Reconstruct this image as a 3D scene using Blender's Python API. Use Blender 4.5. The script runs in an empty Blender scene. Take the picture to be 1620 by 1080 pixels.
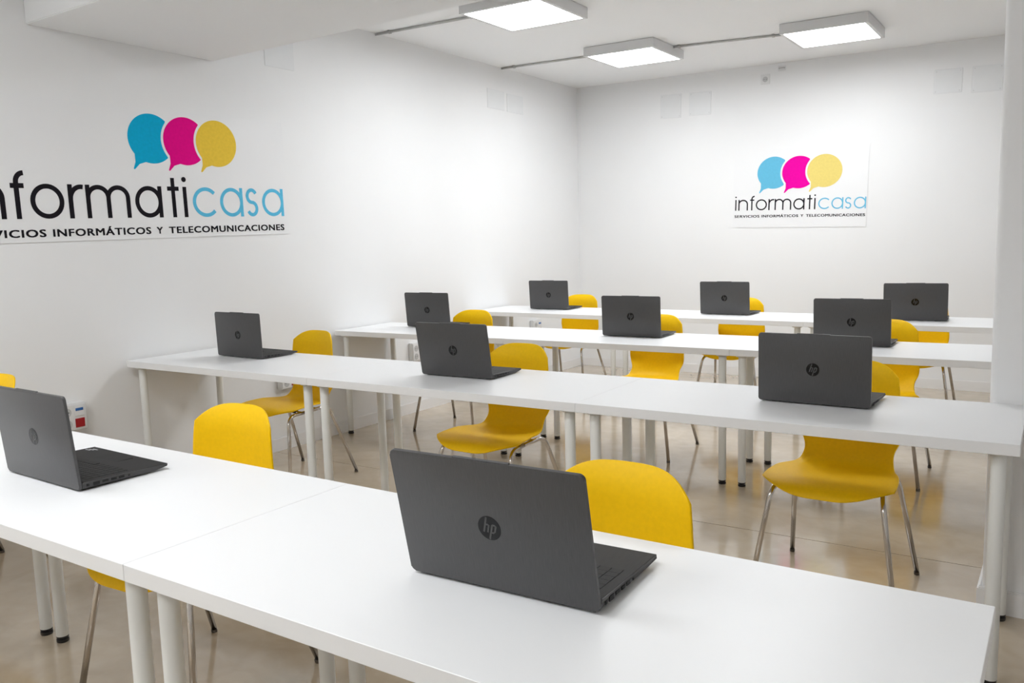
import bpy, bmesh, math, random
from mathutils import Vector, Matrix
from mathutils.geometry import tessellate_polygon

random.seed(7)
S = bpy.context.scene
C = S.collection
PI = math.pi

# ------------------------------------------------------------------ camera
CAM_LOC = Vector((4.26096, -2.54353, 1.32661))
YAW, PITCH, ROLL, FPX = -0.59203, 0.12123, -0.02793, 1321.367
fwd = Vector((math.sin(YAW)*math.cos(PITCH), math.cos(YAW)*math.cos(PITCH), -math.sin(PITCH)))
rt = Vector((math.cos(YAW), -math.sin(YAW), 0))
up = rt.cross(fwd)
rt2 = rt*math.cos(ROLL) + up*math.sin(ROLL)
up2 = up*math.cos(ROLL) - rt*math.sin(ROLL)
cd = bpy.data.cameras.new('camera')
cd.sensor_width = 36.0
cd.lens = FPX/1620*36.0
cd.clip_start = 0.05
cam = bpy.data.objects.new('camera', cd)
C.objects.link(cam)
cam.matrix_world = Matrix(((rt2.x, up2.x, -fwd.x, CAM_LOC.x), (rt2.y, up2.y, -fwd.y, CAM_LOC.y),
                           (rt2.z, up2.z, -fwd.z, CAM_LOC.z), (0, 0, 0, 1)))
S.camera = cam

# ------------------------------------------------------------------ world, light, exposure
w = bpy.data.worlds.new('world'); S.world = w; w.use_nodes = True
w.node_tree.nodes['Background'].inputs[0].default_value = (0.9, 0.95, 1.0, 1)
w.node_tree.nodes['Background'].inputs[1].default_value = 0.3
S.view_settings.view_transform = 'Standard'
S.view_settings.look = 'None'
S.view_settings.gamma = 1.0
S.view_settings.use_curve_mapping = False
S.view_settings.exposure = 0.0
PANEL_STRENGTH = 22.0
PANEL_COLOR = (0.94, 0.972, 1.0, 1)

# ------------------------------------------------------------------ materials
def mat(name, col, rough=0.5, metal=0.0, noise=None, bump=None, spec=0.5, coat=0.0):
    m = bpy.data.materials.new(name); m.use_nodes = True
    nt = m.node_tree; b = nt.nodes['Principled BSDF']
    b.inputs['Base Color'].default_value = (*col, 1)
    b.inputs['Roughness'].default_value = rough
    b.inputs['Metallic'].default_value = metal
    b.inputs['Specular IOR Level'].default_value = spec
    b.inputs['Coat Weight'].default_value = coat
    tc = nt.nodes.new('ShaderNodeTexCoord')
    if noise:
        sc, amt, stretch = noise
        mp = nt.nodes.new('ShaderNodeMapping'); mp.inputs['Scale'].default_value = stretch
        nt.links.new(tc.outputs['Object'], mp.inputs['Vector'])
        n = nt.nodes.new('ShaderNodeTexNoise'); n.inputs['Scale'].default_value = sc; n.inputs['Detail'].default_value = 6
        nt.links.new(mp.outputs['Vector'], n.inputs['Vector'])
        r = nt.nodes.new('ShaderNodeValToRGB')
        r.color_ramp.elements[0].position = 0.3; r.color_ramp.elements[1].position = 0.7
        r.color_ramp.elements[0].color = (*[c*(1-amt) for c in col], 1)
        r.color_ramp.elements[1].color = (*[min(1, c*(1+amt)) for c in col], 1)
        nt.links.new(n.outputs['Fac'], r.inputs['Fac']); nt.links.new(r.outputs['Color'], b.inputs['Base Color'])
    if bump:
        sc, st = bump
        n = nt.nodes.new('ShaderNodeTexNoise'); n.inputs['Scale'].default_value = sc; n.inputs['Detail'].default_value = 5
        nt.links.new(tc.outputs['Object'], n.inputs['Vector'])
        bp = nt.nodes.new('ShaderNodeBump'); bp.inputs['Strength'].default_value = st; bp.inputs['Distance'].default_value = 0.004
        nt.links.new(n.outputs['Fac'], bp.inputs['Height']); nt.links.new(bp.outputs['Normal'], b.inputs['Normal'])
    return m

M = {}
M['wall'] = mat('white_plaster', (0.88, 0.88, 0.882), 0.75, noise=(1.3, 0.012, (1, 1, 1)), bump=(14, 0.12))
M['ceil'] = mat('white_ceiling_paint', (0.915, 0.92, 0.925), 0.85, bump=(30, 0.1))
M['base'] = mat('white_skirting_paint', (0.85, 0.84, 0.835), 0.35)
M['table'] = mat('white_melamine', (0.875, 0.875, 0.878), 0.36, noise=(3, 0.006, (1, 1, 1)))
M['leg'] = mat('white_powder_coat', (0.80, 0.80, 0.77), 0.35, noise=(4, 0.01, (1, 1, 1)))
M['foot'] = mat('black_foot_plastic', (0.015, 0.014, 0.014), 0.4, noise=(20, 0.1, (1, 1, 1)))
M['yellow'] = mat('yellow_polypropylene', (0.95, 0.575, 0.001), 0.5, noise=(90, 0.03, (1, 1, 1)), bump=(260, 0.05), spec=0.2)
M['chrome'] = mat('chrome_tube', (0.58, 0.55, 0.52), 0.16, 1.0, noise=(8, 0.05, (1, 1, 1)))
M['cap'] = mat('dark_glide_plastic', (0.09, 0.075, 0.06), 0.5, noise=(20, 0.1, (1, 1, 1)))
M['bolt'] = mat('dark_mounting_plastic', (0.03, 0.03, 0.03), 0.5, noise=(20, 0.1, (1, 1, 1)))
M['lid'] = mat('dark_grey_brushed_lid', (0.066, 0.0645, 0.066), 0.38, noise=(60, 0.13, (14, 1, 0.6)), spec=0.45)
M['deck'] = mat('dark_deck', (0.017, 0.016, 0.016), 0.6, noise=(40, 0.18, (8, 1, 1)), spec=0.25)
M['side'] = mat('ash_side', (0.060, 0.058, 0.058), 0.35, noise=(40, 0.1, (1, 1, 1)))
M['under'] = mat('black_underside', (0.010, 0.010, 0.011), 0.6, noise=(40, 0.1, (1, 1, 1)))
M['key'] = mat('black_key', (0.014, 0.0135, 0.0135), 0.6, noise=(40, 0.1, (1, 1, 1)), spec=0.25)
M['port'] = mat('port_black', (0.003, 0.003, 0.003), 0.6, noise=(40, 0.1, (1, 1, 1)))
M['screen'] = mat('screen_black', (0.006, 0.006, 0.007), 0.15, noise=(40, 0.1, (1, 1, 1)))
M['logo'] = mat('gloss_black_emblem', (0.004, 0.004, 0.005), 0.2, noise=(40, 0.1, (1, 1, 1)), spec=0.28)
M['print'] = mat('grey_print', (0.35, 0.35, 0.36), 0.5, noise=(40, 0.1, (1, 1, 1)))
M['sign'] = mat('sign_board_white', (0.872, 0.872, 0.878), 0.45, noise=(2, 0.008, (1, 1, 1)))
M['ink'] = mat('black_print', (0.012, 0.010, 0.014), 0.8, noise=(30, 0.1, (1, 1, 1)), spec=0.12)
M['cyan_deep'] = mat('cyan_print_deep', (0.004, 0.42, 0.69), 0.8, noise=(60, 0.05, (1, 1, 1)), spec=0.12)
M['cyan_text'] = mat('cyan_print_text', (0.12, 0.53, 0.78), 0.8, noise=(60, 0.04, (1, 1, 1)), spec=0.12)
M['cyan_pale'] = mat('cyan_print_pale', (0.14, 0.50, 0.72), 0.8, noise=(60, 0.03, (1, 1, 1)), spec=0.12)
M['magenta'] = mat('magenta_print', (0.82, 0.0005, 0.25), 0.8, noise=(60, 0.04, (1, 1, 1)), spec=0.12)
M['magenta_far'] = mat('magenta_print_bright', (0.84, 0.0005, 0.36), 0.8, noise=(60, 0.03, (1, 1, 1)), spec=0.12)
M['ochre'] = mat('ochre_print', (0.88, 0.60, 0.065), 0.8, noise=(60, 0.04, (1, 1, 1)), spec=0.12)
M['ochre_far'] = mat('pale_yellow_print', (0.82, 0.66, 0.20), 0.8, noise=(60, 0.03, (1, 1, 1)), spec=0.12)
M['frame'] = mat('panel_frame_white', (0.72, 0.72, 0.72), 0.4, noise=(10, 0.01, (1, 1, 1)))
M['conduit'] = mat('grey_steel_conduit', (0.50, 0.50, 0.49), 0.4, 0.35, noise=(20, 0.1, (1, 1, 1)))
M['plastic'] = mat('white_plastic', (0.78, 0.78, 0.78), 0.35, noise=(10, 0.01, (1, 1, 1)))
M['plate'] = mat('painted_cover_plate', (0.83, 0.838, 0.844), 0.55, noise=(10, 0.01, (1, 1, 1)))
M['socket_in'] = mat('socket_recess', (0.55, 0.55, 0.55), 0.5, noise=(10, 0.03, (1, 1, 1)))
M['red'] = mat('red_socket', (0.36, 0.004, 0.010), 0.4, noise=(30, 0.05, (1, 1, 1)))
M['blue'] = mat('blue_data_port', (0.03, 0.14, 0.42), 0.4, noise=(30, 0.05, (1, 1, 1)))
M['joint'] = mat('floor_joint_filler', (0.10, 0.08, 0.06), 0.8, noise=(30, 0.1, (1, 1, 1)))
m = bpy.data.materials.new('led_diffuser'); m.use_nodes = True
nt = m.node_tree; nt.nodes.remove(nt.nodes['Principled BSDF'])
em = nt.nodes.new('ShaderNodeEmission'); em.inputs[0].default_value = PANEL_COLOR; em.inputs[1].default_value = PANEL_STRENGTH
nt.links.new(em.outputs[0], nt.nodes['Material Output'].inputs[0]); M['led'] = m

def floor_mat():
    m = bpy.data.materials.new('polished_concrete'); m.use_nodes = True
    nt = m.node_tree; b = nt.nodes['Principled BSDF']
    tc = nt.nodes.new('ShaderNodeTexCoord')
    def noise(scale, detail, dist, stretch=(1, 1, 1)):
        mp = nt.nodes.new('ShaderNodeMapping'); mp.inputs['Scale'].default_value = stretch
        nt.links.new(tc.outputs['Object'], mp.inputs['Vector'])
        n = nt.nodes.new('ShaderNodeTexNoise'); n.inputs['Scale'].default_value = scale
        n.inputs['Detail'].default_value = detail; n.inputs['Distortion'].default_value = dist
        nt.links.new(mp.outputs['Vector'], n.inputs['Vector']); return n
    n1 = noise(1.7, 9, 0.6); n2 = noise(7, 8, 1.0, (0.9, 1.1, 1)); n3 = noise(26, 5, 0.3)
    r1 = nt.nodes.new('ShaderNodeValToRGB')
    e = r1.color_ramp.elements
    e[0].position = 0.28; e[0].color = (0.430, 0.345, 0.245, 1)
    e[1].position = 0.74; e[1].color = (0.580, 0.495, 0.385, 1)
    nt.links.new(n1.outputs['Fac'], r1.inputs['Fac'])
    r2 = nt.nodes.new('ShaderNodeValToRGB')
    e = r2.color_ramp.elements
    e[0].position = 0.30; e[0].color = (0.91, 0.895, 0.87, 1)
    e[1].position = 0.60; e[1].color = (1.0, 1.0, 1.0, 1)
    nt.links.new(n2.outputs['Fac'], r2.inputs['Fac'])
    mx = nt.nodes.new('ShaderNodeMix'); mx.data_type = 'RGBA'; mx.blend_type = 'MULTIPLY'
    mx.inputs['Factor'].default_value = 1.0
    nt.links.new(r1.outputs['Color'], mx.inputs['A']); nt.links.new(r2.outputs['Color'], mx.inputs['B'])
    nt.links.new(mx.outputs['Result'], b.inputs['Base Color'])
    rr = nt.nodes.new('ShaderNodeMapRange'); rr.inputs['To Min'].default_value = 0.09; rr.inputs['To Max'].default_value = 0.22
    nt.links.new(n2.outputs['Fac'], rr.inputs['Value']); nt.links.new(rr.outputs['Result'], b.inputs['Roughness'])
    bp = nt.nodes.new('ShaderNodeBump'); bp.inputs['Strength'].default_value = 0.04; bp.inputs['Distance'].default_value = 0.003
    nt.links.new(n3.outputs['Fac'], bp.inputs['Height']); nt.links.new(bp.outputs['Normal'], b.inputs['Normal'])
    b.inputs['Specular IOR Level'].default_value = 0.75
    b.inputs['Coat Weight'].default_value = 0.5; b.inputs['Coat Roughness'].default_value = 0.08
    return m
M['floor'] = floor_mat()

# ------------------------------------------------------------------ helpers
def obj(name, data, material=None, parent=None, loc=None, rot=None):
    o = bpy.data.objects.new(name, data); C.objects.link(o)
    if material is not None and data is not None and len(data.materials) == 0:
        data.materials.append(material)
    if parent is not None: o.parent = parent
    if loc is not None: o.location = loc
    if rot is not None: o.rotation_euler = rot
    return o

def to_mesh(bm, name, smooth=False):
    bmesh.ops.recalc_face_normals(bm, faces=bm.faces)
    me = bpy.data.meshes.new(name); bm.to_mesh(me); bm.free()
    if smooth:
        for p in me.polygons: p.use_smooth = True
    return me

def add_box(bm, x0, x1, y0, y1, z0, z1):
    vs = [bm.verts.new(p) for p in ((x0,y0,z0),(x1,y0,z0),(x1,y1,z0),(x0,y1,z0),(x0,y0,z1),(x1,y0,z1),(x1,y1,z1),(x0,y1,z1))]
    fs = [bm.faces.new([vs[i] for i in f]) for f in ((0,3,2,1),(4,5,6,7),(0,1,5,4),(1,2,6,5),(2,3,7,6),(3,0,4,7))]
    return vs, fs

def box_mesh(name, x0, x1, y0, y1, z0, z1, bevel=0.0, seg=2):
    bm = bmesh.new(); add_box(bm, x0, x1, y0, y1, z0, z1)
    if bevel: bmesh.ops.bevel(bm, geom=list(bm.edges), offset=bevel, segments=seg, profile=0.5, affect='EDGES')
    return to_mesh(bm, name)

def prism(bm, pts, axis, a, b):
    """extrude a 2D outline between a and b along axis ('x','y','z')"""
    def P(p, t):
        return {'x': (t, p[0], p[1]), 'y': (p[0], t, p[1]), 'z': (p[0], p[1], t)}[axis]
    lo = [bm.verts.new(P(p, a)) for p in pts]; hi = [bm.verts.new(P(p, b)) for p in pts]
    n = len(pts)
    bm.faces.new(lo); bm.faces.new(hi)
    for i in range(n): bm.faces.new((lo[i], lo[(i+1) % n], hi[(i+1) % n], hi[i]))

def rounded(x0, x1, y0, y1, r, n=5):
    r4 = r if isinstance(r, (tuple, list)) else (r,)*4
    out = []
    for (cx, cy, a0, q) in ((x1, y1, 0, r4[0]), (x0, y1, 90, r4[1]), (x0, y0, 180, r4[2]), (x1, y0, 270, r4[3])):
        sx = -1 if cx == x1 else 1; sy = -1 if cy == y1 else 1
        for k in range(n+1):
            a = math.radians(a0 + 90*k/n)
            out.append((cx + sx*q + q*math.cos(a), cy + sy*q + q*math.sin(a)))
    return out

def tube(bm, pts, rad, n=12, cap=True):
    pts = [Vector(p) for p in pts]
    rings = []
    T0 = (pts[1]-pts[0]).normalized()
    ref = Vector((0, 0, 1)) if abs(T0.z) < 0.9 else Vector((1, 0, 0))
    U = (ref - T0*ref.dot(T0)).normalized()
    for i, p in enumerate(pts):
        if i == 0: T = T0
        elif i == len(pts)-1: T = (pts[i]-pts[i-1]).normalized()
        else: T = ((pts[i+1]-pts[i]).normalized() + (pts[i]-pts[i-1]).normalized()).normalized()
        U = (U - T*U.dot(T)).normalized(); V = T.cross(U)
        r = rad[i] if isinstance(rad, (list, tuple)) else rad
        rings.append([bm.verts.new(p + U*r*math.cos(2*PI*k/n) + V*r*math.sin(2*PI*k/n)) for k in range(n)])
    for a, b in zip(rings, rings[1:]):
        for k in range(n): bm.faces.new((a[k], a[(k+1) % n], b[(k+1) % n], b[k]))
    if cap: bm.faces.new(rings[0]); bm.faces.new(rings[-1])

def lathe(bm, prof, n=20, c=(0, 0)):
    """prof: list of (radius, z) from bottom to top"""
    rings = [[bm.verts.new((c[0]+r*math.cos(2*PI*k/n), c[1]+r*math.sin(2*PI*k/n), z)) for k in range(n)] for r, z in prof]
    for a, b in zip(rings, rings[1:]):
        for k in range(n): bm.faces.new((a[k], a[(k+1) % n], b[(k+1) % n], b[k]))
    bm.faces.new(rings[0]); bm.faces.new(rings[-1])

def bend(pts, r, n=6):
    """round the inner corners of a polyline"""
    P = [Vector(p) for p in pts]; out = [P[0]]
    for i in range(1, len(P)-1):
        a = (P[i-1]-P[i]); b = (P[i+1]-P[i])
        q = min(r, a.length*0.48, b.length*0.48)
        A = P[i]+a.normalized()*q; B = P[i]+b.normalized()*q
        for k in range(n+1):
            t = k/n; out.append(A*(1-t)**2 + P[i]*2*t*(1-t) + B*t*t)
    out.append(P[-1]); return out

def smooth_by_angle(me, deg=40):
    for p in me.polygons: p.use_smooth = True
    try: me.set_sharp_from_angle(angle=math.radians(deg))
    except Exception: pass
    return me

def tag(o, label, cat, group=None):
    o['label'] = label; o['category'] = cat
    if group: o['group'] = group
    return o

def thing(name, label, cat, loc=(0, 0, 0), rotz=0.0, group=None):
    o = bpy.data.objects.new(name, None); C.objects.link(o)
    o.empty_display_size = 0.1
    o.location = loc; o.rotation_euler = (0, 0, rotz)
    return tag(o, label, cat, group)

def struct(name, data, material, parent=None):
    o = obj(name, data, material, parent); o['kind'] = 'structure'; return o

def copy_tree(src, parent=None):
    c = src.copy(); C.objects.link(c); c.parent = parent
    for ch in list(src.children): copy_tree(ch, c)
    return c

# ------------------------------------------------------------------ the room
YB = 5.094        # back wall
XR = 5.2          # right wall, hidden behind the pillar
YF = -5.2         # wall behind the camera
def zceil(x): return 2.830 - 0.0135*x
HW = 3.0
struct('wall_left', box_mesh('wall_left', -0.15, 0, YF, YB+0.15, 0, HW), M['wall'])
struct('wall_back', box_mesh('wall_back', 0, XR+0.15, YB, YB+0.15, 0, HW), M['wall'])
struct('wall_right', box_mesh('wall_right', XR, XR+0.15, YF, YB, 0, HW), M['wall'])
struct('wall_front', box_mesh('wall_front', -0.15, XR+0.15, YF-0.15, YF, 0, HW), M['wall'])
bm = bmesh.new()
prism(bm, [(-0.15, zceil(-0.15)), (XR+0.15, zceil(XR+0.15)), (XR+0.15, 3.1), (-0.15, 3.1)], 'y', YF-0.15, YB+0.15)
struct('ceiling', to_mesh(bm, 'ceiling'), M['ceil'])
# ceiling beam running across the room
bm = bmesh.new()
prism(bm, [(-0.345, 2.425), (0.722, 2.417), (0.722, 2.95), (-0.345, 2.95)], 'x', 0.0, XR)
bmesh.ops.bevel(bm, geom=list(bm.edges), offset=0.004, segments=2, affect='EDGES')
struct('ceiling_beam', to_mesh(bm, 'ceiling_beam'), M['ceil'])
# pillar
PX, PY = 4.047, 0.662
bm = bmesh.new()
add_box(bm, PX, PX+0.55, PY, PY+0.55, 0, 2.95)
bmesh.ops.bevel(bm, geom=[e for e in bm.edges if abs(e.verts[0].co.z-e.verts[1].co.z) > 1], offset=0.022, segments=4, profile=0.5, affect='EDGES')
struct('pillar', smooth_by_angle(to_mesh(bm, 'pillar')), M['wall'])
# floor: slabs with a saw-cut joint between them
fl = struct('floor', box_mesh('floor', -0.15, XR+0.15, YF-0.15, YB+0.15, -0.12, -0.012), M['joint'])
def slab(pts):
    bm = bmesh.new(); prism(bm, pts, 'z', -0.012, 0.0)
    return to_mesh(bm, 'floor_slab')
ja, jb = 0.990, 1.095
g = 0.0022
obj('floor_slab', slab([(-0.15, ja-g), (-0.15, YF-0.15), (XR+0.15, YF-0.15), (XR+0.15, jb-g)]), M['floor'], fl)
obj('floor_slab', slab([(-0.15, ja+g), (XR+0.15, jb+g), (XR+0.15, YB+0.15), (-0.15, YB+0.15)]), M['floor'], fl)
# skirting boards
BH = 0.086
def skirting(name, pts_list):
    bm = bmesh.new()
    for x0, x1, y0, y1 in pts_list: add_box(bm, x0, x1, y0, y1, 0, BH)
    bmesh.ops.bevel(bm, geom=[e for e in bm.edges if min(v.co.z for v in e.verts) > BH-0.001], offset=0.005, segments=2, affect='EDGES')
    struct(name, to_mesh(bm, name), M['base'])
skirting('baseboard_left', [(0, 0.012, YF, YB)])
skirting('baseboard_back', [(0.012, XR, YB-0.012, YB)])
skirting('baseboard_right', [(XR-0.012, XR, YF, YB-0.012)])
skirting('baseboard_pillar', [(PX-0.014, PX+0.564, PY-0.014, PY), (PX-0.014, PX, PY, PY+0.55), (PX+0.55, PX+0.564, PY, PY+0.55), (PX-0.014, PX+0.564, PY+0.55, PY+0.564)])

# ------------------------------------------------------------------ ceiling lights and conduits
PH = 0.068
panel_frame = None
def make_light(x, y, label):
    z = zceil(x)
    t = thing('ceiling_light', label, 'ceiling light', (x, y, z-PH-0.003), 0, 'square LED ceiling panels')
    t.rotation_euler = (0, 0.0135, 0)
    bm = bmesh.new()
    a, b = 0.298, 0.274
    # outer walls, bottom rim and closed back
    add_box(bm, -a, a, -a, -b, 0, PH); add_box(bm, -a, a, b, a, 0, PH)
    add_box(bm, -a, -b, -b, b, 0, PH); add_box(bm, b, a, -b, b, 0, PH)
    add_box(bm, -b, b, -b, b, PH-0.006, PH)
    obj('light_frame', to_mesh(bm, 'light_frame'), M['frame'], t)
    obj('diffuser', box_mesh('diffuser', -b, b, -b, b, 0.002, 0.006), M['led'], t)
    return t
make_light(1.272, 2.145, 'large square ceiling light panel cut off by the top edge, nearest in view')
make_light(1.268, 3.775, 'square ceiling light panel on the left of the far pair, conduits on both sides')
make_light(2.745, 3.975, 'square ceiling light panel on the right, at the end of the long conduit')
make_light(2.745, 2.16, 'square ceiling light panel above the third row, just above the picture')
make_light(1.27, -2.05, 'square ceiling light panel near the camera, on the left wall side, outside the picture')
make_light(2.745, -2.05, 'square ceiling light panel near the camera, on the pillar side, outside the picture')
make_light(1.27, -3.75, 'square ceiling light panel far behind the camera, on the left wall side')
make_light(2.745, -3.75, 'square ceiling light panel far behind the camera, on the pillar side')

def conduit(label, p0, p1, clips):
    t = thing('conduit', label, 'conduit', (p0[0], p0[1], p0[2]), 0, 'steel conduits on the ceiling')
    d = Vector(p1)-Vector(p0)
    bm = bmesh.new(); tube(bm, [(0, 0, 0), tuple(d)], 0.0085, 10)
    obj('pipe', to_mesh(bm, 'pipe', True), M['conduit'], t)
    for c in clips:
        bm = bmesh.new(); p = d*c; u = d.normalized()
        tube(bm, [tuple(p-u*0.009), tuple(p+u*0.009)], 0.0135, 10)
        add_box(bm, p.x-0.009, p.x+0.009, p.y-0.02, p.y+0.02, p.z+0.007, p.z+0.010)
        obj('pipe_clip', to_mesh(bm, 'pipe_clip'), M['conduit'], t)
    return t
def cz(x): return zceil(x)-0.0105
conduit('grey conduit from the left wall to the nearest ceiling light panel', (0.012, 2.125, cz(0.012)), (0.970, 2.150, cz(0.97)), (0.14, 0.88))
conduit('grey conduit from the left wall to the left light of the far pair', (0.015, 3.725, cz(0.015)), (0.966, 3.757, cz(0.966)), (0.14, 0.92))
conduit('grey conduit joining the two far ceiling light panels', (1.570, 3.860, cz(1.57)), (2.443, 3.985, cz(2.443)), (0.05, 0.86))

# ------------------------------------------------------------------ wall signs
def stroke(bm, pts, wd, dep=0.0012, closed=False, z0=0.0):
    """flat ribbon of width wd along 2D polyline, slightly proud (x,y plane, z depth)"""
    P = [Vector((p[0], p[1])) for p in pts]
    n = len(P); L, R = [], []
    for i in range(n):
        if closed: a, b = P[i-1], P[(i+1) % n]
        else: a, b = P[max(i-1, 0)], P[min(i+1, n-1)]
        d1 = (P[i]-a); d2 = (b-P[i])
        if d1.length < 1e-9: d1 = d2
        if d2.length < 1e-9: d2 = d1
        d1.normalize(); d2.normalize()
        t = (d1+d2)
        if t.length < 1e-6: t = d1
        t.normalize(); nrm = Vector((-t.y, t.x))
        k = 1/max(0.5, nrm.dot(Vector((-d1.y, d1.x))))
        L.append(P[i]+nrm*wd/2*k); R.append(P[i]-nrm*wd/2*k)
    rows = []
    for l, r in zip(L, R):
        rows.append([bm.verts.new((l.x, l.y, z0)), bm.verts.new((l.x, l.y, z0+dep)), bm.verts.new((r.x, r.y, z0+dep)), bm.verts.new((r.x, r.y, z0))])
    m = n if closed else n-1
    for i in range(m):
        a, b = rows[i], rows[(i+1) % n]
        for k in range(4): bm.faces.new((a[k], a[(k+1) % 4], b[(k+1) % 4], b[k]))
    if not closed:
        bm.faces.new(rows[0]); bm.faces.new(rows[-1])

def arc(cx, cy, rx, ry, a0, a1, n=20):
    return [(cx+rx*math.cos(math.radians(a0+(a1-a0)*k/n)), cy+ry*math.sin(math.radians(a0+(a1-a0)*k/n))) for k in range(n+1)]

def disc2(bm, cx, cy, r, dep=0.0012, n=20, z0=0.0):
    prism(bm, arc(cx, cy, r, r, 0, 360-360/n, n-1), 'z', z0, z0+dep)

# letter boxes (left, right) measured along the word, 0..1121, on the far sign
LET = [('i', 172, 190), ('n', 203, 285), ('f', 302, 340), ('o', 352, 447), ('r', 460, 506), ('m', 513, 655), ('a', 672, 768),
       ('t', 790, 833), ('i', 847, 864), ('c', 885, 985), ('a', 997, 1098), ('s', 1113, 1167), ('a', 1188, 1293)]
def uu(px, q=(0.0, 1.082, -0.082)):
    s = (px-172)/1121.0
    return q[0]+q[1]*s+q[2]*s*s

def letter(ch, x0, x1, h, sw):
    """one letter of a thin geometric sans; x0..x1 outer extents, h x-height, sw stroke"""
    bm = bmesh.new()
    l, r = x0+sw/2, x1-sw/2; cx = (l+r)/2; top = h-sw/2; bot = sw/2
    if ch == 'i':
        stroke(bm, [(cx, 0), (cx, h)], sw); disc2(bm, cx, h*1.24, sw*0.62)
    elif ch == 'n':
        rx = (r-l)/2
        stroke(bm, [(l, 0), (l, h)], sw)
        stroke(bm, arc(cx, h*0.58, rx, top-h*0.58, 180, 0)+[(r, h*0.4), (r, 0)], sw, dep=0.0014)
    elif ch == 'm':
        mid = (l+r)/2
        stroke(bm, [(l, 0), (l, h)], sw)
        for k, (a, b) in enumerate(((l, mid), (mid, r))):
            stroke(bm, arc((a+b)/2, h*0.62, (b-a)/2, top-h*0.62, 180, 0)+[(b, h*0.4), (b, 0)], sw, dep=0.0014+0.0001*k)
    elif ch == 'r':
        stroke(bm, [(l, 0), (l, h)], sw)
        stroke(bm, arc(r, h*0.56, r-l, top-h*0.56, 180, 78), sw, dep=0.0014)
    elif ch == 'o':
        stroke(bm, arc(cx, h/2, (r-l)/2, h/2-sw/2, 0, 351, 39), sw, closed=True)
    elif ch == 'a':
        stroke(bm, arc((l+r)/2, h/2, (r-l)/2, h/2-sw/2, 0, 351, 39), sw, closed=True)
        stroke(bm, [(r, 0), (r, h)], sw, dep=0.0014)
    elif ch == 'c':
        stroke(bm, arc(cx+(r-l)*0.04, h/2, (r-l)*0.54, h/2-sw/2, 42, 318, 34), sw)
    elif ch == 's':
        w2 = (r-l)/2; q = (top-bot)/4
        stroke(bm, arc(cx, top-q, w2, q, 25, 270, 18)+arc(cx, bot+q, w2, q, 90, -155, 18)[1:], sw)
    elif ch == 'f':
        s = x0+(x1-x0)*0.42
        stroke(bm, [(s, 0), (s, h*1.0)]+arc(s+(x1-s), h*1.03, x1-s, h*0.26, 180, 90, 10), sw)
        stroke(bm, [(x0, h-sw/2), (x1-(x1-x0)*0.05, h-sw/2)], sw, dep=0.0014)
    elif ch == 't':
        s = cx
        stroke(bm, [(s, 0), (s, h*1.28)], sw)
        stroke(bm, [(x0, h-sw/2), (x1, h-sw/2)], sw, dep=0.0014)
    return to_mesh(bm, 'letter')

def bubble_outline(c, r, ry, cut=None):
    """speech bubble: round body, pointed tail low left, optional bite by the next bubble"""
    n = 90; body = []
    a_in, a_out = 222, 252        # tail between these angles
    tip = (c[0]-0.85*r, c[1]-1.26*ry)
    for k in range(n):
        a = 360*k/n
        if a_in < a < a_out: continue
        body.append((a, (c[0]+r*math.cos(math.radians(a)), c[1]+ry*math.sin(math.radians(a)))))
    out = []
    def inside(p):
        return cut is not None and ((p[0]-cut[0])/cut[2])**2 + ((p[1]-cut[1])/cut[3])**2 < 1
    # start just after the bite (or at 0)
    seq = [q for q in body]
    put_tail = False
    poly = []
    for a, p in seq:
        if a >= a_out and not put_tail:
            # concave sides of the tail
            p_in = (c[0]+r*math.cos(math.radians(a_in)), c[1]+ry*math.sin(math.radians(a_in)))
            p_out = (c[0]+r*math.cos(math.radians(a_out)), c[1]+ry*math.sin(math.radians(a_out)))
            m1 = ((p_in[0]+tip[0])/2+0.035*r, (p_in[1]+tip[1])/2)
            m2 = ((p_out[0]+tip[0])/2-0.02*r, (p_out[1]+tip[1])/2+0.06*r)
            poly += [m1, (tip[0]-0.012*r, tip[1]+0.03*r), tip, (tip[0]+0.05*r, tip[1]+0.01*r), m2]
            put_tail = True
        poly.append(p)
    if cut is None: return poly
    keep = [p for p in poly if not inside(p)]
    # keep list runs around from the top of the bite, over the left, to the bottom of the bite
    idx = [i for i, p in enumerate(poly) if inside(p)]
    first = None
    N = len(poly)
    for i in range(N):
        if inside(poly[i-1]) and not inside(poly[i]): first = i
    run = []
    i = first
    while not inside(poly[i % N]): run.append(poly[i % N]); i += 1
    a_s = math.degrees(math.atan2((run[-1][1]-cut[1])/cut[3], (run[-1][0]-cut[0])/cut[2])) % 360
    a_e = math.degrees(math.atan2((run[0][1]-cut[1])/cut[3], (run[0][0]-cut[0])/cut[2])) % 360
    return run + arc(cut[0], cut[1], cut[2], cut[3], a_s, a_e, 24)[1:-1]

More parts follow.
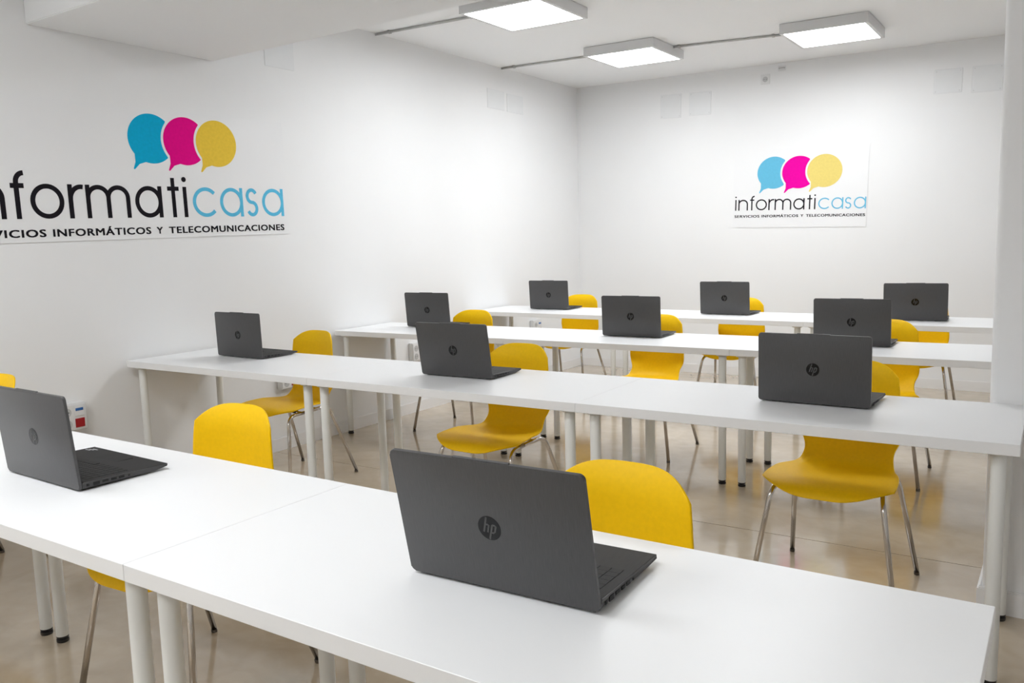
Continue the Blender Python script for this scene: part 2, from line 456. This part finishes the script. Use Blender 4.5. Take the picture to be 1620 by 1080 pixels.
def text_mesh(body, width, height, bold):
    cu = bpy.data.curves.new('tagline_text', 'FONT'); cu.body = body; cu.size = 1.0
    cu.space_character = 1.10; cu.resolution_u = 3
    tmp = bpy.data.objects.new('tagline_tmp', cu); C.objects.link(tmp)
    dg = bpy.context.evaluated_depsgraph_get()
    me = bpy.data.meshes.new_from_object(tmp.evaluated_get(dg))
    bpy.data.objects.remove(tmp)
    bm = bmesh.new()
    for dx, dy in ((-1, -0.6), (1, -0.6), (-1, 0.6), (1, 0.6), (0, 0)):
        n0 = len(bm.verts); bm.from_mesh(me); bm.verts.ensure_lookup_table()
        for v in bm.verts[n0:]: v.co.x += dx*bold; v.co.y += dy*bold; v.co.z = n0*1e-7
    bpy.data.meshes.remove(me)
    xs = [v.co.x for v in bm.verts]; mn = min(xs)
    sx = width/(max(xs)-mn); sy = height/0.729
    for v in bm.verts: v.co = ((v.co.x-mn)*sx, v.co.y*sy, 0.0010+v.co.z)
    # one mesh per printed letter: connected pieces whose x ranges overlap belong together
    seen = set(); isl = []
    for v in bm.verts:
        if v in seen: continue
        st = [v]; comp = []; seen.add(v)
        while st:
            q = st.pop(); comp.append(q)
            for e in q.link_edges:
                o2 = e.other_vert(q)
                if o2 not in seen: seen.add(o2); st.append(o2)
        isl.append((min(c.co.x for c in comp), max(c.co.x for c in comp), comp))
    isl.sort(key=lambda i: i[0])
    groups = []
    for x0, x1, comp in isl:
        if groups and x0 < groups[-1][1]-1e-5: groups[-1][1] = max(x1, groups[-1][1]); groups[-1][2] += comp
        else: groups.append([x0, x1, list(comp)])
    out = []
    for x0, x1, comp in groups:
        idx = {v: i for i, v in enumerate(comp)}
        fs = {f for v in comp for f in v.link_faces}
        m2 = bpy.data.meshes.new('tagline_letter')
        m2.from_pydata([(v.co.x-x0, v.co.y, v.co.z) for v in comp], [], [[idx[v] for v in f.verts] for f in fs])
        out.append((x0, m2))
    bm.free()
    return out

def make_sign(label, W, H, text_w, text_x, base_z, xh, sw, tag_z, tag_h, bub, cols, board_x, q=(0.0, 1.082, -0.082)):
    """local frame: x along the wall, y up, z out of the wall; placed by the caller"""
    t = thing('wall_sign', label, 'sign', group='company signs on the walls')
    bm = bmesh.new(); prism(bm, rounded(board_x, board_x+W, 0, H, 0.004, 2), 'z', 0.0, 0.003)
    b = obj('sign_board', to_mesh(bm, 'sign_board'), M['sign'], t)
    zt = 0.003
    for k, (ch, a, c) in enumerate(LET):
        me = letter(ch, text_x+uu(a, q)*text_w, text_x+uu(c, q)*text_w, xh, sw*(0.9 if k >= 9 else 1.0))
        o = obj('letter', me, cols['text'] if k >= 9 else M['ink'], t, (0, base_z, zt))
        if k in (0, 9): o['label'] = 'dark thin lower-case letter' if k == 0 else 'light blue thin lower-case letter'
    for word, a, c in (('SERVICIOS', 172, 386), ('INFORM\u00c1TICOS', 405, 718), ('Y', 738, 761), ('TELECOMUNICACIONES', 783, 1289)):
        xa, xc = text_x+uu(a, q)*text_w, text_x+uu(c, q)*text_w
        for x0, me in text_mesh(word, xc-xa, tag_h, 0.030):
            obj('tagline_letter', me, M['ink'], t, (xa+x0, tag_z, zt))
    r, ry = bub['r'], bub['ry']; cs = bub['c']
    for k in range(3):
        cut = None if k == 2 else (cs[k+1][0], cs[k+1][1], r*1.11, ry*1.11)
        out = bubble_outline(cs[k], r, ry, cut); n = len(out)
        tris = tessellate_polygon([[Vector((p[0], p[1], 0)) for p in out]])
        bm = bmesh.new()
        lo = [bm.verts.new((p[0], p[1], 0)) for p in out]; hi = [bm.verts.new((p[0], p[1], 0.0012)) for p in out]
        for tr in tris: bm.faces.new([hi[i] for i in tr]); bm.faces.new([lo[i] for i in tr])
        for i in range(n): bm.faces.new((lo[i], lo[(i+1) % n], hi[(i+1) % n], hi[i]))
        o = obj('speech_bubble', to_mesh(bm, 'speech_bubble'), cols['bub'][k], t, (0, 0, zt))
        o['label'] = ('blue', 'magenta', 'yellow')[k] + ' printed speech bubble'
    return t

# far sign on the back wall
z0 = 1.379
t = make_sign('smaller complete company sign with three speech bubbles on the back wall', 1.160, 0.690, 1.137, 0.0, 1.534-z0, 0.098, 0.0112, 1.470-z0, 0.023,
    dict(r=0.147, ry=0.141, c=((1.990-1.641, 1.858-z0+0.006), (2.211-1.641, 1.850-z0+0.010), (2.428-1.641, 1.848-z0+0.016))),
    dict(text=M['cyan_pale'], bub=(M['cyan_pale'], M['magenta_far'], M['ochre_far'])), -0.016)
t.matrix_world = Matrix.Translation((1.641, YB-0.001, z0)) @ Matrix.Rotation(0.0235, 4, 'Y') @ Matrix.Rotation(PI/2, 4, 'X')
# near sign on the left wall (runs along +Y when read left to right)
z0 = 1.372
TX = -0.760
t = make_sign('larger company sign with three speech bubbles on the left wall, cut by the picture edge', 2.01, 0.705, 1.949, 0.0, 1.487-z0, 0.172, 0.0235, 1.398-z0, 0.038,
    dict(r=0.1405, ry=0.1345, c=((0.286-TX, 1.937-z0-0.020), (0.500-TX, 1.940-z0-0.024), (0.711-TX, 1.943-z0-0.028))),
    dict(text=M['cyan_text'], bub=(M['cyan_deep'], M['magenta'], M['ochre'])), -0.03, (0.0205, 1.029, -0.050))
t.matrix_world = Matrix.Translation((0.001, TX, z0)) @ Matrix.Rotation(0.0165, 4, 'X') @ Matrix.Rotation(PI/2, 4, 'Z') @ Matrix.Rotation(PI/2, 4, 'X')

# ------------------------------------------------------------------ wall sockets and cover plates
def socket_round(parent, y, z, xw):
    bm = bmesh.new()
    n = 20; ring = []
    for (r, x) in ((0.0235, xw), (0.0215, xw+0.0015), (0.0195, xw+0.0015), (0.018, xw+0.0004)):
        ring.append([bm.verts.new((x, y+r*math.cos(2*PI*k/n), z+r*math.sin(2*PI*k/n))) for k in range(n)])
    for a, b in zip(ring, ring[1:]):
        for k in range(n): bm.faces.new((a[k], a[(k+1) % n], b[(k+1) % n], b[k]))
    bm.faces.new(ring[-1])
    s = obj('power_socket', to_mesh(bm, 'power_socket'), M['socket_in'], parent)
    bm = bmesh.new()
    for dy in (-0.0095, 0.0095):
        bm2 = [(y+dy+0.0026*math.cos(a), z+0.0026*math.sin(a)) for a in [2*PI*k/10 for k in range(10)]]
        prism(bm, bm2, 'x', xw+0.0004, xw+0.0010)
    obj('contact_hole', to_mesh(bm, 'contact_hole'), M['port'], s)

def floor_box(label, y, z=0.405, data=True):
    t = thing('socket_box', label, 'wall socket', (0, y, z), 0, 'surface socket boxes along the left wall')
    W, H, T = 0.150, 0.146, 0.042
    bm = bmesh.new(); add_box(bm, 0, T, 0, W, 0, H)
    bmesh.ops.bevel(bm, geom=list(bm.edges), offset=0.005, segments=2, affect='EDGES')
    obj('box_body', to_mesh(bm, 'box_body'), M['plastic'], t)
    obj('cover_frame', box_mesh('cover_frame', T, T+0.004, 0.008, W-0.008, 0.008, H-0.008, 0.0015, 1), M['plastic'], t)
    xw = T+0.004
    for k in range(2): socket_round(t, 0.043, 0.040+0.062*k, xw)
    obj('red_socket', box_mesh('red_socket', xw, xw+0.004, 0.082, 0.130, 0.020, 0.066, 0.001, 1), M['red'], t)
    m = obj('data_module', box_mesh('data_module', xw, xw+0.003, 0.082, 0.130, 0.078, 0.130, 0.001, 1), M['plastic'], t)
    obj('data_port', box_mesh('data_port', xw+0.003, xw+0.0045, 0.086, 0.126, 0.106, 0.120, 0.0005, 1), M['blue'], m)
    return t
floor_box('white socket box with red and blue modules behind the leftmost front laptop', -0.388, 0.412)
floor_box('white socket box on the left wall, seen under the second row table', 1.045, 0.400)
floor_box('white socket box with red module on the left wall beside the third row', 2.345, 0.405)
floor_box('white socket box with blue module on the left wall under the back row', 4.10, 0.415)

t = thing('wall_socket', 'single white power socket high on the back wall near the ceiling', 'wall socket', (1.918, YB, 2.676), -PI/2)
obj('socket_plate', box_mesh('socket_plate', 0, 0.009, -0.041, 0.041, -0.043, 0.043, 0.003, 2), M['plastic'], t)
socket_round(t, 0.0, 0.0, 0.009)
t = thing('cable_clip', 'small grey cable clip on the back wall above the high socket', 'clip', (2.063, YB, 2.755), 0)
bm = bmesh.new()
add_box(bm, -0.034, 0.034, -0.004, 0, -0.022, 0.022)
obj('clip_plate', to_mesh(bm, 'clip_plate'), M['plastic'], t)
bm = bmesh.new()
tube(bm, bend([(-0.022, -0.004, 0.0), (-0.022, -0.022, 0.0), (0.022, -0.022, 0.0), (0.022, -0.004, 0.0)], 0.012), 0.006, 8)
obj('clip_loop', to_mesh(bm, 'clip_loop', True), M['socket_in'], t)

def plate_back(label, x0, x1, za, zb):
    t = thing('cover_plate', label, 'cover plate', ((x0+x1)/2, YB, (za+zb)/2), 0, 'blank cover plates high on the walls')
    w2, h2 = (x1-x0)/2, (zb-za)/2
    obj('plate', box_mesh('plate', -w2, w2, -0.004, 0, -h2, h2, 0.0015, 1), M['plate'], t)
    for sx in (-1, 1):
        for sz in (-1, 1):
            bm = bmesh.new()
            prism(bm, [(sx*(w2-0.016)+0.005*math.cos(2*PI*k/10), sz*(h2-0.016)+0.005*math.sin(2*PI*k/10)) for k in range(10)], 'y', -0.0050, -0.0040)
            obj('screw', to_mesh(bm, 'screw'), M['frame'], t)
    t.rotation_euler = (0, 0.03, 0)
    return t
plate_back('blank square cover plate, right one beside the pillar edge', 3.541, 3.754, 2.368, 2.568)
plate_back('blank square cover plate left of the one beside the pillar', 3.272, 3.474, 2.388, 2.574)
plate_back('faint square cover plate above the left end of the back wall sign', 1.203, 1.417, 2.431, 2.640)
plate_back('faint square cover plate on the back wall nearest the room corner', 0.915, 1.125, 2.432, 2.650)
def plate_left(label, ya, yb_, za, zb):
    t = thing('cover_plate', label, 'cover plate', (0, (ya+yb_)/2, (za+zb)/2), PI/2, 'blank cover plates high on the walls')
    w2, h2 = (yb_-ya)/2, (zb-za)/2
    obj('plate', box_mesh('plate', -w2, w2, -0.004, 0, -h2, h2, 0.0015, 1), M['plate'], t)
plate_left('faint cover plate on the left wall, farther from the corner of its pair', 3.515, 3.775, 2.465, 2.630)
plate_left('faint cover plate on the left wall, nearer the room corner of its pair', 3.815, 4.080, 2.462, 2.620)
plate_left('faint cover plate on the left wall just beyond the ceiling beam', 1.105, 1.345, 2.452, 2.640)

# ------------------------------------------------------------------ tables
TL, TD, ZT, TT = 1.400, 0.600, 0.734, 0.034
LX, LY = 0.0525, 0.055
bm = bmesh.new()
lathe(bm, [(0.0195, 0.022), (0.020, 0.023), (0.020, ZT-TT-0.012), (0.0195, ZT-TT-0.011)], 24)
leg_me = smooth_by_angle(to_mesh(bm, 'leg'), 40)
bm = bmesh.new()
lathe(bm, [(0.0185, 0.0), (0.0200, 0.003), (0.0200, 0.011), (0.013, 0.013), (0.013, 0.017), (0.0195, 0.0175), (0.0195, 0.022)], 20)
foot_me = smooth_by_angle(to_mesh(bm, 'leg_foot'), 40)
bm = bmesh.new()
lathe(bm, [(0.020, ZT-TT-0.012), (0.033, ZT-TT-0.008), (0.033, ZT-TT)], 20)
flange_me = smooth_by_angle(to_mesh(bm, 'mounting_plate'), 40)
def make_table(x, y, a, top_me, tl, label):
    t = thing('table', label, 'table', (x, y, 0), a, 'white tables standing end to end in rows')
    obj('table_top', top_me, M['table'], t)
    for lx in (LX, tl-LX):
        for ly in (LY, TD-LY):
            l = obj('leg', leg_me, M['leg'], t, (lx, ly, 0))
            obj('leg_foot', foot_me, M['foot'], l); obj('mounting_plate', flange_me, M['leg'], l)
    return t
GAP = 0.0008
def chain(x, y, yaws, lens):
    """tables end to end; the small turn between neighbours opens at the front, never overlaps"""
    out = []
    for k, a in enumerate(yaws):
        out.append((x, y, a, lens[k]))
        d = max(0.0, yaws[k+1]-a) if k+1 < len(yaws) else 0.0
        step = lens[k]+GAP+TD*d
        x += step*math.cos(a); y += step*math.sin(a)
    return out
ROWS = [('front row', chain(0.0030, -1.7010, (0.0025, 0.0025, 0.0035), (1.375, 1.403, 1.403))),
        ('second row', chain(0.0300, 0.0085, (0.0131,)*3, (1.378,)*3)),
        ('third row', chain(0.0193, 1.5627, (0.0229,)*3, (1.393,)*3)),
        ('back row', chain(0.0128, 3.1355, (-0.0149,)*3, (1.391,)*3))]
tops = {}
for rn, tabs in ROWS:
    for k, (x, y, a, tl) in enumerate(tabs):
        if tl not in tops: tops[tl] = box_mesh('table_top', 0, tl, 0, TD, ZT-TT, ZT, 0.0010, 1)
        lab = ('white table at the left wall end of the %s', 'white table in the middle of the %s', 'white table at the right hand end of the %s')[k] % rn
        if rn == 'front row' and k == 2: lab = 'white table at the right hand end of the front row, largest in view'
        make_table(x, y, a, tops[tl], tl, lab)

# ------------------------------------------------------------------ chairs
def catmull(tab, t):
    """interpolate a table of (t, v...) smoothly"""
    n = len(tab)
    if t <= tab[0][0]: return tab[0][1:]
    if t >= tab[-1][0]: return tab[-1][1:]
    for i in range(n-1):
        if tab[i][0] <= t <= tab[i+1][0]: break
    p1, p2 = tab[i], tab[i+1]; p0 = tab[max(i-1, 0)]; p3 = tab[min(i+2, n-1)]
    h = p2[0]-p1[0]; s = (t-p1[0])/h; out = []
    for k in range(1, len(p1)):
        m1 = (p2[k]-p0[k])/max(p2[0]-p0[0], 1e-6)*h; m2 = (p3[k]-p1[k])/max(p3[0]-p1[0], 1e-6)*h
        out.append((2*s**3-3*s**2+1)*p1[k]+(s**3-2*s**2+s)*m1+(-2*s**3+3*s**2)*p2[k]+(s**3-s**2)*m2)
    return out
# profile from the front lip of the seat to the top of the backrest: (length, y, z); -y is the chair's front
PROF = [(-0.245, 0.402), (-0.236, 0.418), (-0.215, 0.434), (-0.170, 0.443), (-0.08, 0.441), (0.02, 0.432), (0.10, 0.426), (0.155, 0.432), (0.192, 0.456),
        (0.210, 0.495), (0.219, 0.560), (0.224, 0.640), (0.228, 0.720), (0.233, 0.780), (0.238, 0.827)]
tab = []; acc = 0.0
for i, p in enumerate(PROF):
    if i: acc += math.hypot(p[0]-PROF[i-1][0], p[1]-PROF[i-1][1])
    tab.append((acc, p[0], p[1]))
LTOT = acc
# half width against length
l_bend = [t for t in tab if abs(t[2]-0.456) < 1e-6][0][0]
WID = [(0.0, 0.195), (0.03, 0.212), (0.10, 0.226), (0.20, 0.222), (0.29, 0.205), (0.36, 0.182), (l_bend-0.02, 0.165), (l_bend+0.02, 0.164),
       (l_bend+0.07, 0.179), (l_bend+0.12, 0.184), (l_bend+0.19, 0.179), (l_bend+0.28, 0.172), (LTOT-0.05, 0.167), (LTOT, 0.164)]
def shell_mesh():
    bm = bmesh.new()
    NU, NL = 26, 46
    grid = []
    for j in range(NL+1):
        row = []
        for i in range(NU+1):
            u = -1+2*i/NU
            u = math.copysign(abs(u)**0.85, u)
            l0 = 0.105*abs(u)**3.2
            l1 = LTOT-0.055*abs(u)**4.0
            s = j/NL
            l = l0+(l1-l0)*s
            y, z = catmull(tab, l); w = catmull(WID, l)[0]
            x = u*w
            fb = min(1, max(0, (l-l_bend)/0.12)); fs = 1-fb
            y -= fb*0.036*u*u                           # backrest wraps forward at the sides
            fr = min(1, max(0, 1-l/0.25))
            z += fs*(0.012*(1-fr)-0.020*fr)*u*u          # front corners droop, rear of the seat is dished
            rim = max(0.0, 1-(l1-l)/0.07)
            y += fb*0.022*rim*rim*(1-abs(u)**3)                         # rim rolls back along the top
            neck = math.exp(-((l-l_bend)/0.06)**2)
            z += neck*0.010*u*u; y -= neck*0.030*u*u
            row.append(bm.verts.new((x, y, z)))
        grid.append(row)
    for j in range(NL):
        for i in range(NU): bm.faces.new((grid[j][i], grid[j][i+1], grid[j+1][i+1], grid[j+1][i]))
    bmesh.ops.recalc_face_normals(bm, faces=bm.faces)
    me = bpy.data.meshes.new('seat_tmp'); bm.to_mesh(me); bm.free()
    o = bpy.data.objects.new('seat_tmp', me); C.objects.link(o)
    sol = o.modifiers.new('s', 'SOLIDIFY'); sol.thickness = 0.007; sol.offset = 0.0
    bv = o.modifiers.new('b', 'BEVEL'); bv.width = 0.0024; bv.segments = 2; bv.limit_method = 'ANGLE'; bv.angle_limit = math.radians(50)
    dg = bpy.context.evaluated_depsgraph_get()
    out = bpy.data.meshes.new_from_object(o.evaluated_get(dg)); out.name = 'seat_shell'
    bpy.data.objects.remove(o); bpy.data.meshes.remove(me)
    for p in out.polygons: p.use_smooth = True
    return out
SHELL = shell_mesh()
R_T = 0.0095
def leg_mesh(front):
    # half of one bent side tube: from the middle of the side rail over the bend to the floor (right side)
    bm = bmesh.new()
    if front: pts = [(0.168, -0.02, 0.403), (0.190, -0.158, 0.403), (0.250, -0.218, 0.012)]
    else: pts = [(0.168, -0.02, 0.403), (0.186, 0.128, 0.416), (0.238, 0.272, 0.012)]
    tube(bm, bend(pts, 0.055, 8), R_T, 12)
    return to_mesh(bm, 'leg', True)
LEG_F, LEG_R = leg_mesh(True), leg_mesh(False)
def cap_mesh(front):
    bm = bmesh.new()
    x, y = (0.250, -0.218) if front else (0.238, 0.272)
    tx, ty = (-0.0015, 0.0015) if front else (-0.0018, -0.005)
    tube(bm, [(x, y, 0.0), (x+tx*0.3, y+ty*0.3, 0.006), (x+tx*0.6, y+ty*0.6, 0.012)], [0.0098, 0.0102, 0.0100], 12)
    return to_mesh(bm, 'leg_cap')
CAP_F, CAP_R = cap_mesh(True), cap_mesh(False)
bm = bmesh.new(); tube(bm, [(-0.172, -0.045, 0.403), (0.172, -0.045, 0.403)], 0.008, 10); BAR1 = to_mesh(bm, 'crossbar', True)
bm = bmesh.new(); tube(bm, [(-0.174, 0.060, 0.407), (0.174, 0.060, 0.407)], 0.008, 10); BAR2 = to_mesh(bm, 'crossbar', True)
bm = bmesh.new(); lathe(bm, [(0.013, 0.398), (0.016, 0.402), (0.016, 0.424), (0.013, 0.430)], 12); PAD = to_mesh(bm, 'mounting_pad')
# mirrored copies
def mirror(me):
    m2 = me.copy(); bm = bmesh.new(); bm.from_mesh(m2)
    for v in bm.verts: v.co.x = -v.co.x
    bmesh.ops.reverse_faces(bm, faces=bm.faces); bm.to_mesh(m2); bm.free(); return m2
LEG_FL, LEG_RL, CAP_FL, CAP_RL = mirror(LEG_F), mirror(LEG_R), mirror(CAP_F), mirror(CAP_R)
def make_chair():
    t = thing('chair', 'yellow plastic shell chair with chrome legs', 'chair', group='yellow shell chairs behind the tables')
    obj('seat_shell', SHELL, M['yellow'], t)
    for lm, cm in ((LEG_F, CAP_F), (LEG_FL, CAP_FL), (LEG_R, CAP_R), (LEG_RL, CAP_RL)):
        l = obj('leg', lm, M['chrome'], t); obj('leg_cap', cm, M['cap'], l)
    obj('crossbar', BAR1, M['chrome'], t); obj('crossbar', BAR2, M['chrome'], t)
    for px, py in ((-0.11, -0.045), (0.11, -0.045), (-0.11, 0.060), (0.11, 0.060)):
        obj('mounting_pad', PAD, M['bolt'], t, (px, py, 0))
    return t
CHAIRS = [
 (3.458, -1.150, 0.00, 'yellow chair behind the largest laptop at the right of the front row'),
 (2.090, -1.090, 0.08, 'yellow chair at the front row, right of the leftmost laptop'),
 (0.570, -1.110, 0.00, 'yellow chair at the front row cut off by the left picture edge'),
 (0.569, 0.641, -0.04, 'yellow chair at the left wall end of the second row'),
 (2.066, 0.565, -0.017, 'yellow chair in the middle of the second row'),
 (3.570, 0.612, -0.02, 'yellow chair at the second row nearest the pillar'),
 (0.681, 2.096, 0.06, 'yellow chair at the left wall end of the third row'),
 (2.085, 2.150, 0.00, 'yellow chair in the middle of the third row'),
 (3.409, 2.232, -0.004, 'yellow chair at the third row nearest the pillar'),
 (0.665, 3.705, 0.02, 'yellow chair at the left wall end of the back row'),
 (2.140, 3.640, 0.03, 'yellow chair in the middle of the back row'),
 (3.385, 3.760, 0.00, 'yellow chair at the back row nearest the pillar, mostly hidden by laptops'),
]
ch0 = make_chair()
for i, (x, y, a, lab) in enumerate(CHAIRS):
    o = ch0 if i == 0 else copy_tree(ch0)
    o.location = (x, y, 0); o.rotation_euler = (0, 0, a); o['label'] = lab

# ------------------------------------------------------------------ laptops
LW, LD, LH = 0.376, 0.246, 0.240
def hp_emblem():
    """round emblem: disc pieces with two slanted letters left open (lid colour on top)"""
    bm = bmesh.new()
    prism(bm, arc(0, 0, 0.0222, 0.0222, 0, 360-360/40, 39), 'y', -0.0006, 0.0)
    disc = to_mesh(bm, 'emblem')
    sl = 0.30
    def sk(pts): return [(p[0]+sl*p[1], p[1]) for p in pts]
    bm = bmesh.new(); q = 0.0030
    # h: tall stem up to the rim, arch and right leg
    stroke(bm, sk([(-0.0085, -0.0075), (-0.0085, 0.0185)]), q, 0.0004)
    stroke(bm, sk([(-0.0085, 0.0055), (-0.0040, 0.0062), (-0.0016, 0.0048), (-0.0016, -0.0075)]), q*0.9, 0.00045)
    # p: bowl and stem down to the rim
    stroke(bm, sk([(0.0042, 0.0062), (0.0042, -0.0188)]), q, 0.0004)
    stroke(bm, sk([(0.0042, 0.0060), (0.0085, 0.0062), (0.0112, 0.0045), (0.0112, -0.0050), (0.0088, -0.0074), (0.0042, -0.0074)]), q*0.9, 0.00045)
    me = to_mesh(bm, 'emblem_letters')
    for v in me.vertices: v.co.x *= 1.08; v.co.y *= 1.08
    for v in me.vertices: v.co = (v.co.x, -0.0006-v.co.z, v.co.y)
    return disc, me
EMB, EMBL = hp_emblem()
def lid_mesh():
    bm = bmesh.new()
    prism(bm, rounded(-LW/2, LW/2, 0.0, LH, (0.010, 0.010, 0.008, 0.008), 6), 'y', 0.0, 0.0075)
    bmesh.ops.bevel(bm, geom=[e for e in bm.edges if len(e.link_faces) == 2 and abs(e.verts[0].co.y-e.verts[1].co.y) < 1e-6 and e.verts[0].co.y < 1e-6], offset=0.0022, segments=3, profile=0.5, affect='EDGES')
    return smooth_by_angle(to_mesh(bm, 'lid'), 35)
LID = lid_mesh()
NOTCH = box_mesh('lid_lip', -0.055, 0.055, 0.0015, 0.0072, LH-0.001, LH+0.0022, 0.0008, 1)
bm = bmesh.new(); prism(bm, rounded(-LW/2+0.004, LW/2-0.004, 0.012, LH-0.004, 0.006, 4), 'y', 0.0075, 0.0088); BEZEL = to_mesh(bm, 'bezel')
SCREEN = box_mesh('screen', -0.172, 0.172, 0.0088, 0.0092, 0.030, 0.224)
def base_mesh():
    # side profile (y, z): y=0 hinge, +y towards the chair
    prof = [(0.012, 0.0045), (0.205, 0.0035), (0.242, 0.0115), (0.246, 0.0150), (0.244, 0.0168), (0.012, 0.0225), (0.008, 0.019)]
    bm = bmesh.new(); prism(bm, prof, 'x', -LW/2, LW/2)
    # narrow the underside
    for v in bm.verts:
        if v.co.z < 0.008: v.co.x *= 0.965
    es = [e for e in bm.edges if abs(e.verts[0].co.x) > LW/2-0.001 and abs(e.verts[1].co.x) > LW/2-0.001 and e.verts[0].co.x*e.verts[1].co.x > 0]
    bmesh.ops.bevel(bm, geom=es, offset=0.0016, segments=2, profile=0.5, affect='EDGES')
    # round the two front corners
    for v in bm.verts:
        dx = abs(v.co.x)-(LW/2-0.012); dy = v.co.y-(LD-0.012)
        if dx > 0 and dy > 0:
            d = math.hypot(dx, dy)
            if d > 0.012:
                k = 0.012/d; v.co.x = math.copysign(LW/2-0.012+dx*k, v.co.x); v.co.y = LD-0.012+dy*k
    return smooth_by_angle(to_mesh(bm, 'base'), 30)
BASE = base_mesh()
bm = bmesh.new()
vs, fs = add_box(bm, -LW/2+0.003, LW/2-0.003, 0.012, 0.241, 0.0, 0.001)
for v in bm.verts:
    zz = 0.0225-(v.co.y-0.012)/(0.244-0.012)*0.0057
    v.co.z = zz-0.0002 if v.co.z < 0.0005 else zz+0.0006
DECK = to_mesh(bm, 'palm_deck')
bm = bmesh.new()
for row in range(6):
    yk = 0.030+row*0.0185
    n = 15
    for k in range(n):
        if row == 5 and 4 <= k <= 8: continue
        xk = -0.165+k*0.0222
        zk = 0.0231-(yk-0.012)/0.232*0.0057
        add_box(bm, xk, xk+0.0204, yk, yk+0.0170, zk-0.0004, zk+0.0005)
    if row == 5:
        zk = 0.0231-(yk-0.012)/0.232*0.0057
        add_box(bm, -0.165+4*0.0222, -0.165+8*0.0222+0.0192, yk, yk+0.0158, zk-0.0004, zk+0.0012)
KEYS = to_mesh(bm, 'keyboard')
zp = 0.0231-(0.19-0.012)/0.232*0.0057
PADM = box_mesh('touchpad', -0.058, 0.052, 0.160, 0.222, zp-0.0012, zp+0.0005, 0.0003, 1)
HINGE = None
bm = bmesh.new(); tube(bm, [(-0.15, 0.010, 0.0170), (0.15, 0.010, 0.0170)], 0.0055, 12); HINGE = to_mesh(bm, 'hinge', True)
def port(y0, y1, z0, z1):
    return box_mesh('port', LW/2-0.0012, LW/2+0.0004, y0, y1, z0, z1)
PORTS = [port(0.020, 0.0255, 0.0105, 0.0160), port(0.036, 0.052, 0.0090, 0.0175), port(0.060, 0.075, 0.0115, 0.0165), port(0.083, 0.0965, 0.0105, 0.0160), port(0.104, 0.1175, 0.0102, 0.0157), port(0.129, 0.133, 0.0105, 0.0145)]
bm = bmesh.new()
for sx in (-0.13, 0.13):
    for yy in (0.035, 0.195): add_box(bm, sx-0.018, sx+0.018, yy-0.006, yy+0.006, 0.0, 0.0052)
PADS = to_mesh(bm, 'rubber_feet')
bm = bmesh.new()
for k, (x, yy) in enumerate(((-0.173, 0.206), (-0.166, 0.213), (-0.158, 0.220))):
    zz = 0.0231-(yy-0.012)/0.232*0.0057
    add_box(bm, x, x+0.024, yy, yy+0.0042, zz, zz+0.0005)
PRINT = to_mesh(bm, 'printed_note')
def make_laptop():
    t = thing('laptop', 'dark grey laptop', 'laptop', group='open laptops facing the chairs')
    b = obj('base', BASE, M['side'], t)
    obj('palm_deck', DECK, M['deck'], b); obj('keyboard', KEYS, M['key'], b); obj('touchpad', PADM, M['deck'], b)
    for p in PORTS: obj('port', p, M['port'], b)
    obj('rubber_feet', PADS, M['under'], b)
    obj('hinge', HINGE, M['under'], t)
    l = obj('lid', LID, M['lid'], t, (0, 0, 0.0045))
    obj('lid_lip', NOTCH, M['lid'], l); obj('bezel', BEZEL, M['under'], l); obj('screen', SCREEN, M['screen'], l)
    obj('emblem', EMB, M['logo'], l, (0, 0, 0.119)); obj('emblem_letters', EMBL, M['lid'], l, (0, 0, 0.119))
    return t, l
LAPTOPS = [
 (3.478, -1.438, 0.036, 0.209, 'dark grey laptop at the right of the front row, largest in view'),
 (2.051, -1.471, -0.025, 0.087, 'dark grey laptop cut off by the left picture edge on the front row'),
 (0.536, 0.352, -0.024, 0.027, 'dark grey laptop on the second row table at the left wall'),
 (2.037, 0.320, 0.034, 0.166, 'dark grey laptop in the middle of the second row'),
 (3.539, 0.368, -0.022, 0.021, 'dark grey laptop at the right of the second row, black emblem clearly visible'),
 (0.538, 1.953, 0.035, 0.085, 'dark grey laptop at the left wall end of the third row'),
 (2.105, 1.928, 0.014, 0.045, 'dark grey laptop in the middle of the third row'),
 (3.330, 1.971, 0.017, 0.043, 'dark grey laptop at the right of the third row'),
 (0.613, 3.456, 0.005, 0.062, 'smallest dark grey laptop on the back row, nearest the room corner'),
 (2.146, 3.416, -0.038, 0.053, 'dark grey laptop in the middle of the back row'),
 (3.430, 3.353, 0.064, 0.080, 'dark grey laptop at the right of the back row, nearest the pillar'),
]
lap0, lid0 = make_laptop()
for i, (x, y, a, lean, lab) in enumerate(LAPTOPS):
    o = lap0 if i == 0 else copy_tree(lap0)
    o.location = (x, y, ZT); o.rotation_euler = (0, 0, a); o['label'] = lab
    for c in o.children:
        if c.name.startswith('lid'): c.rotation_euler = (lean, 0, 0)
    if i == 1:
        for c in o.children:
            if c.name.startswith('base'): obj('printed_note', PRINT, M['print'], c)
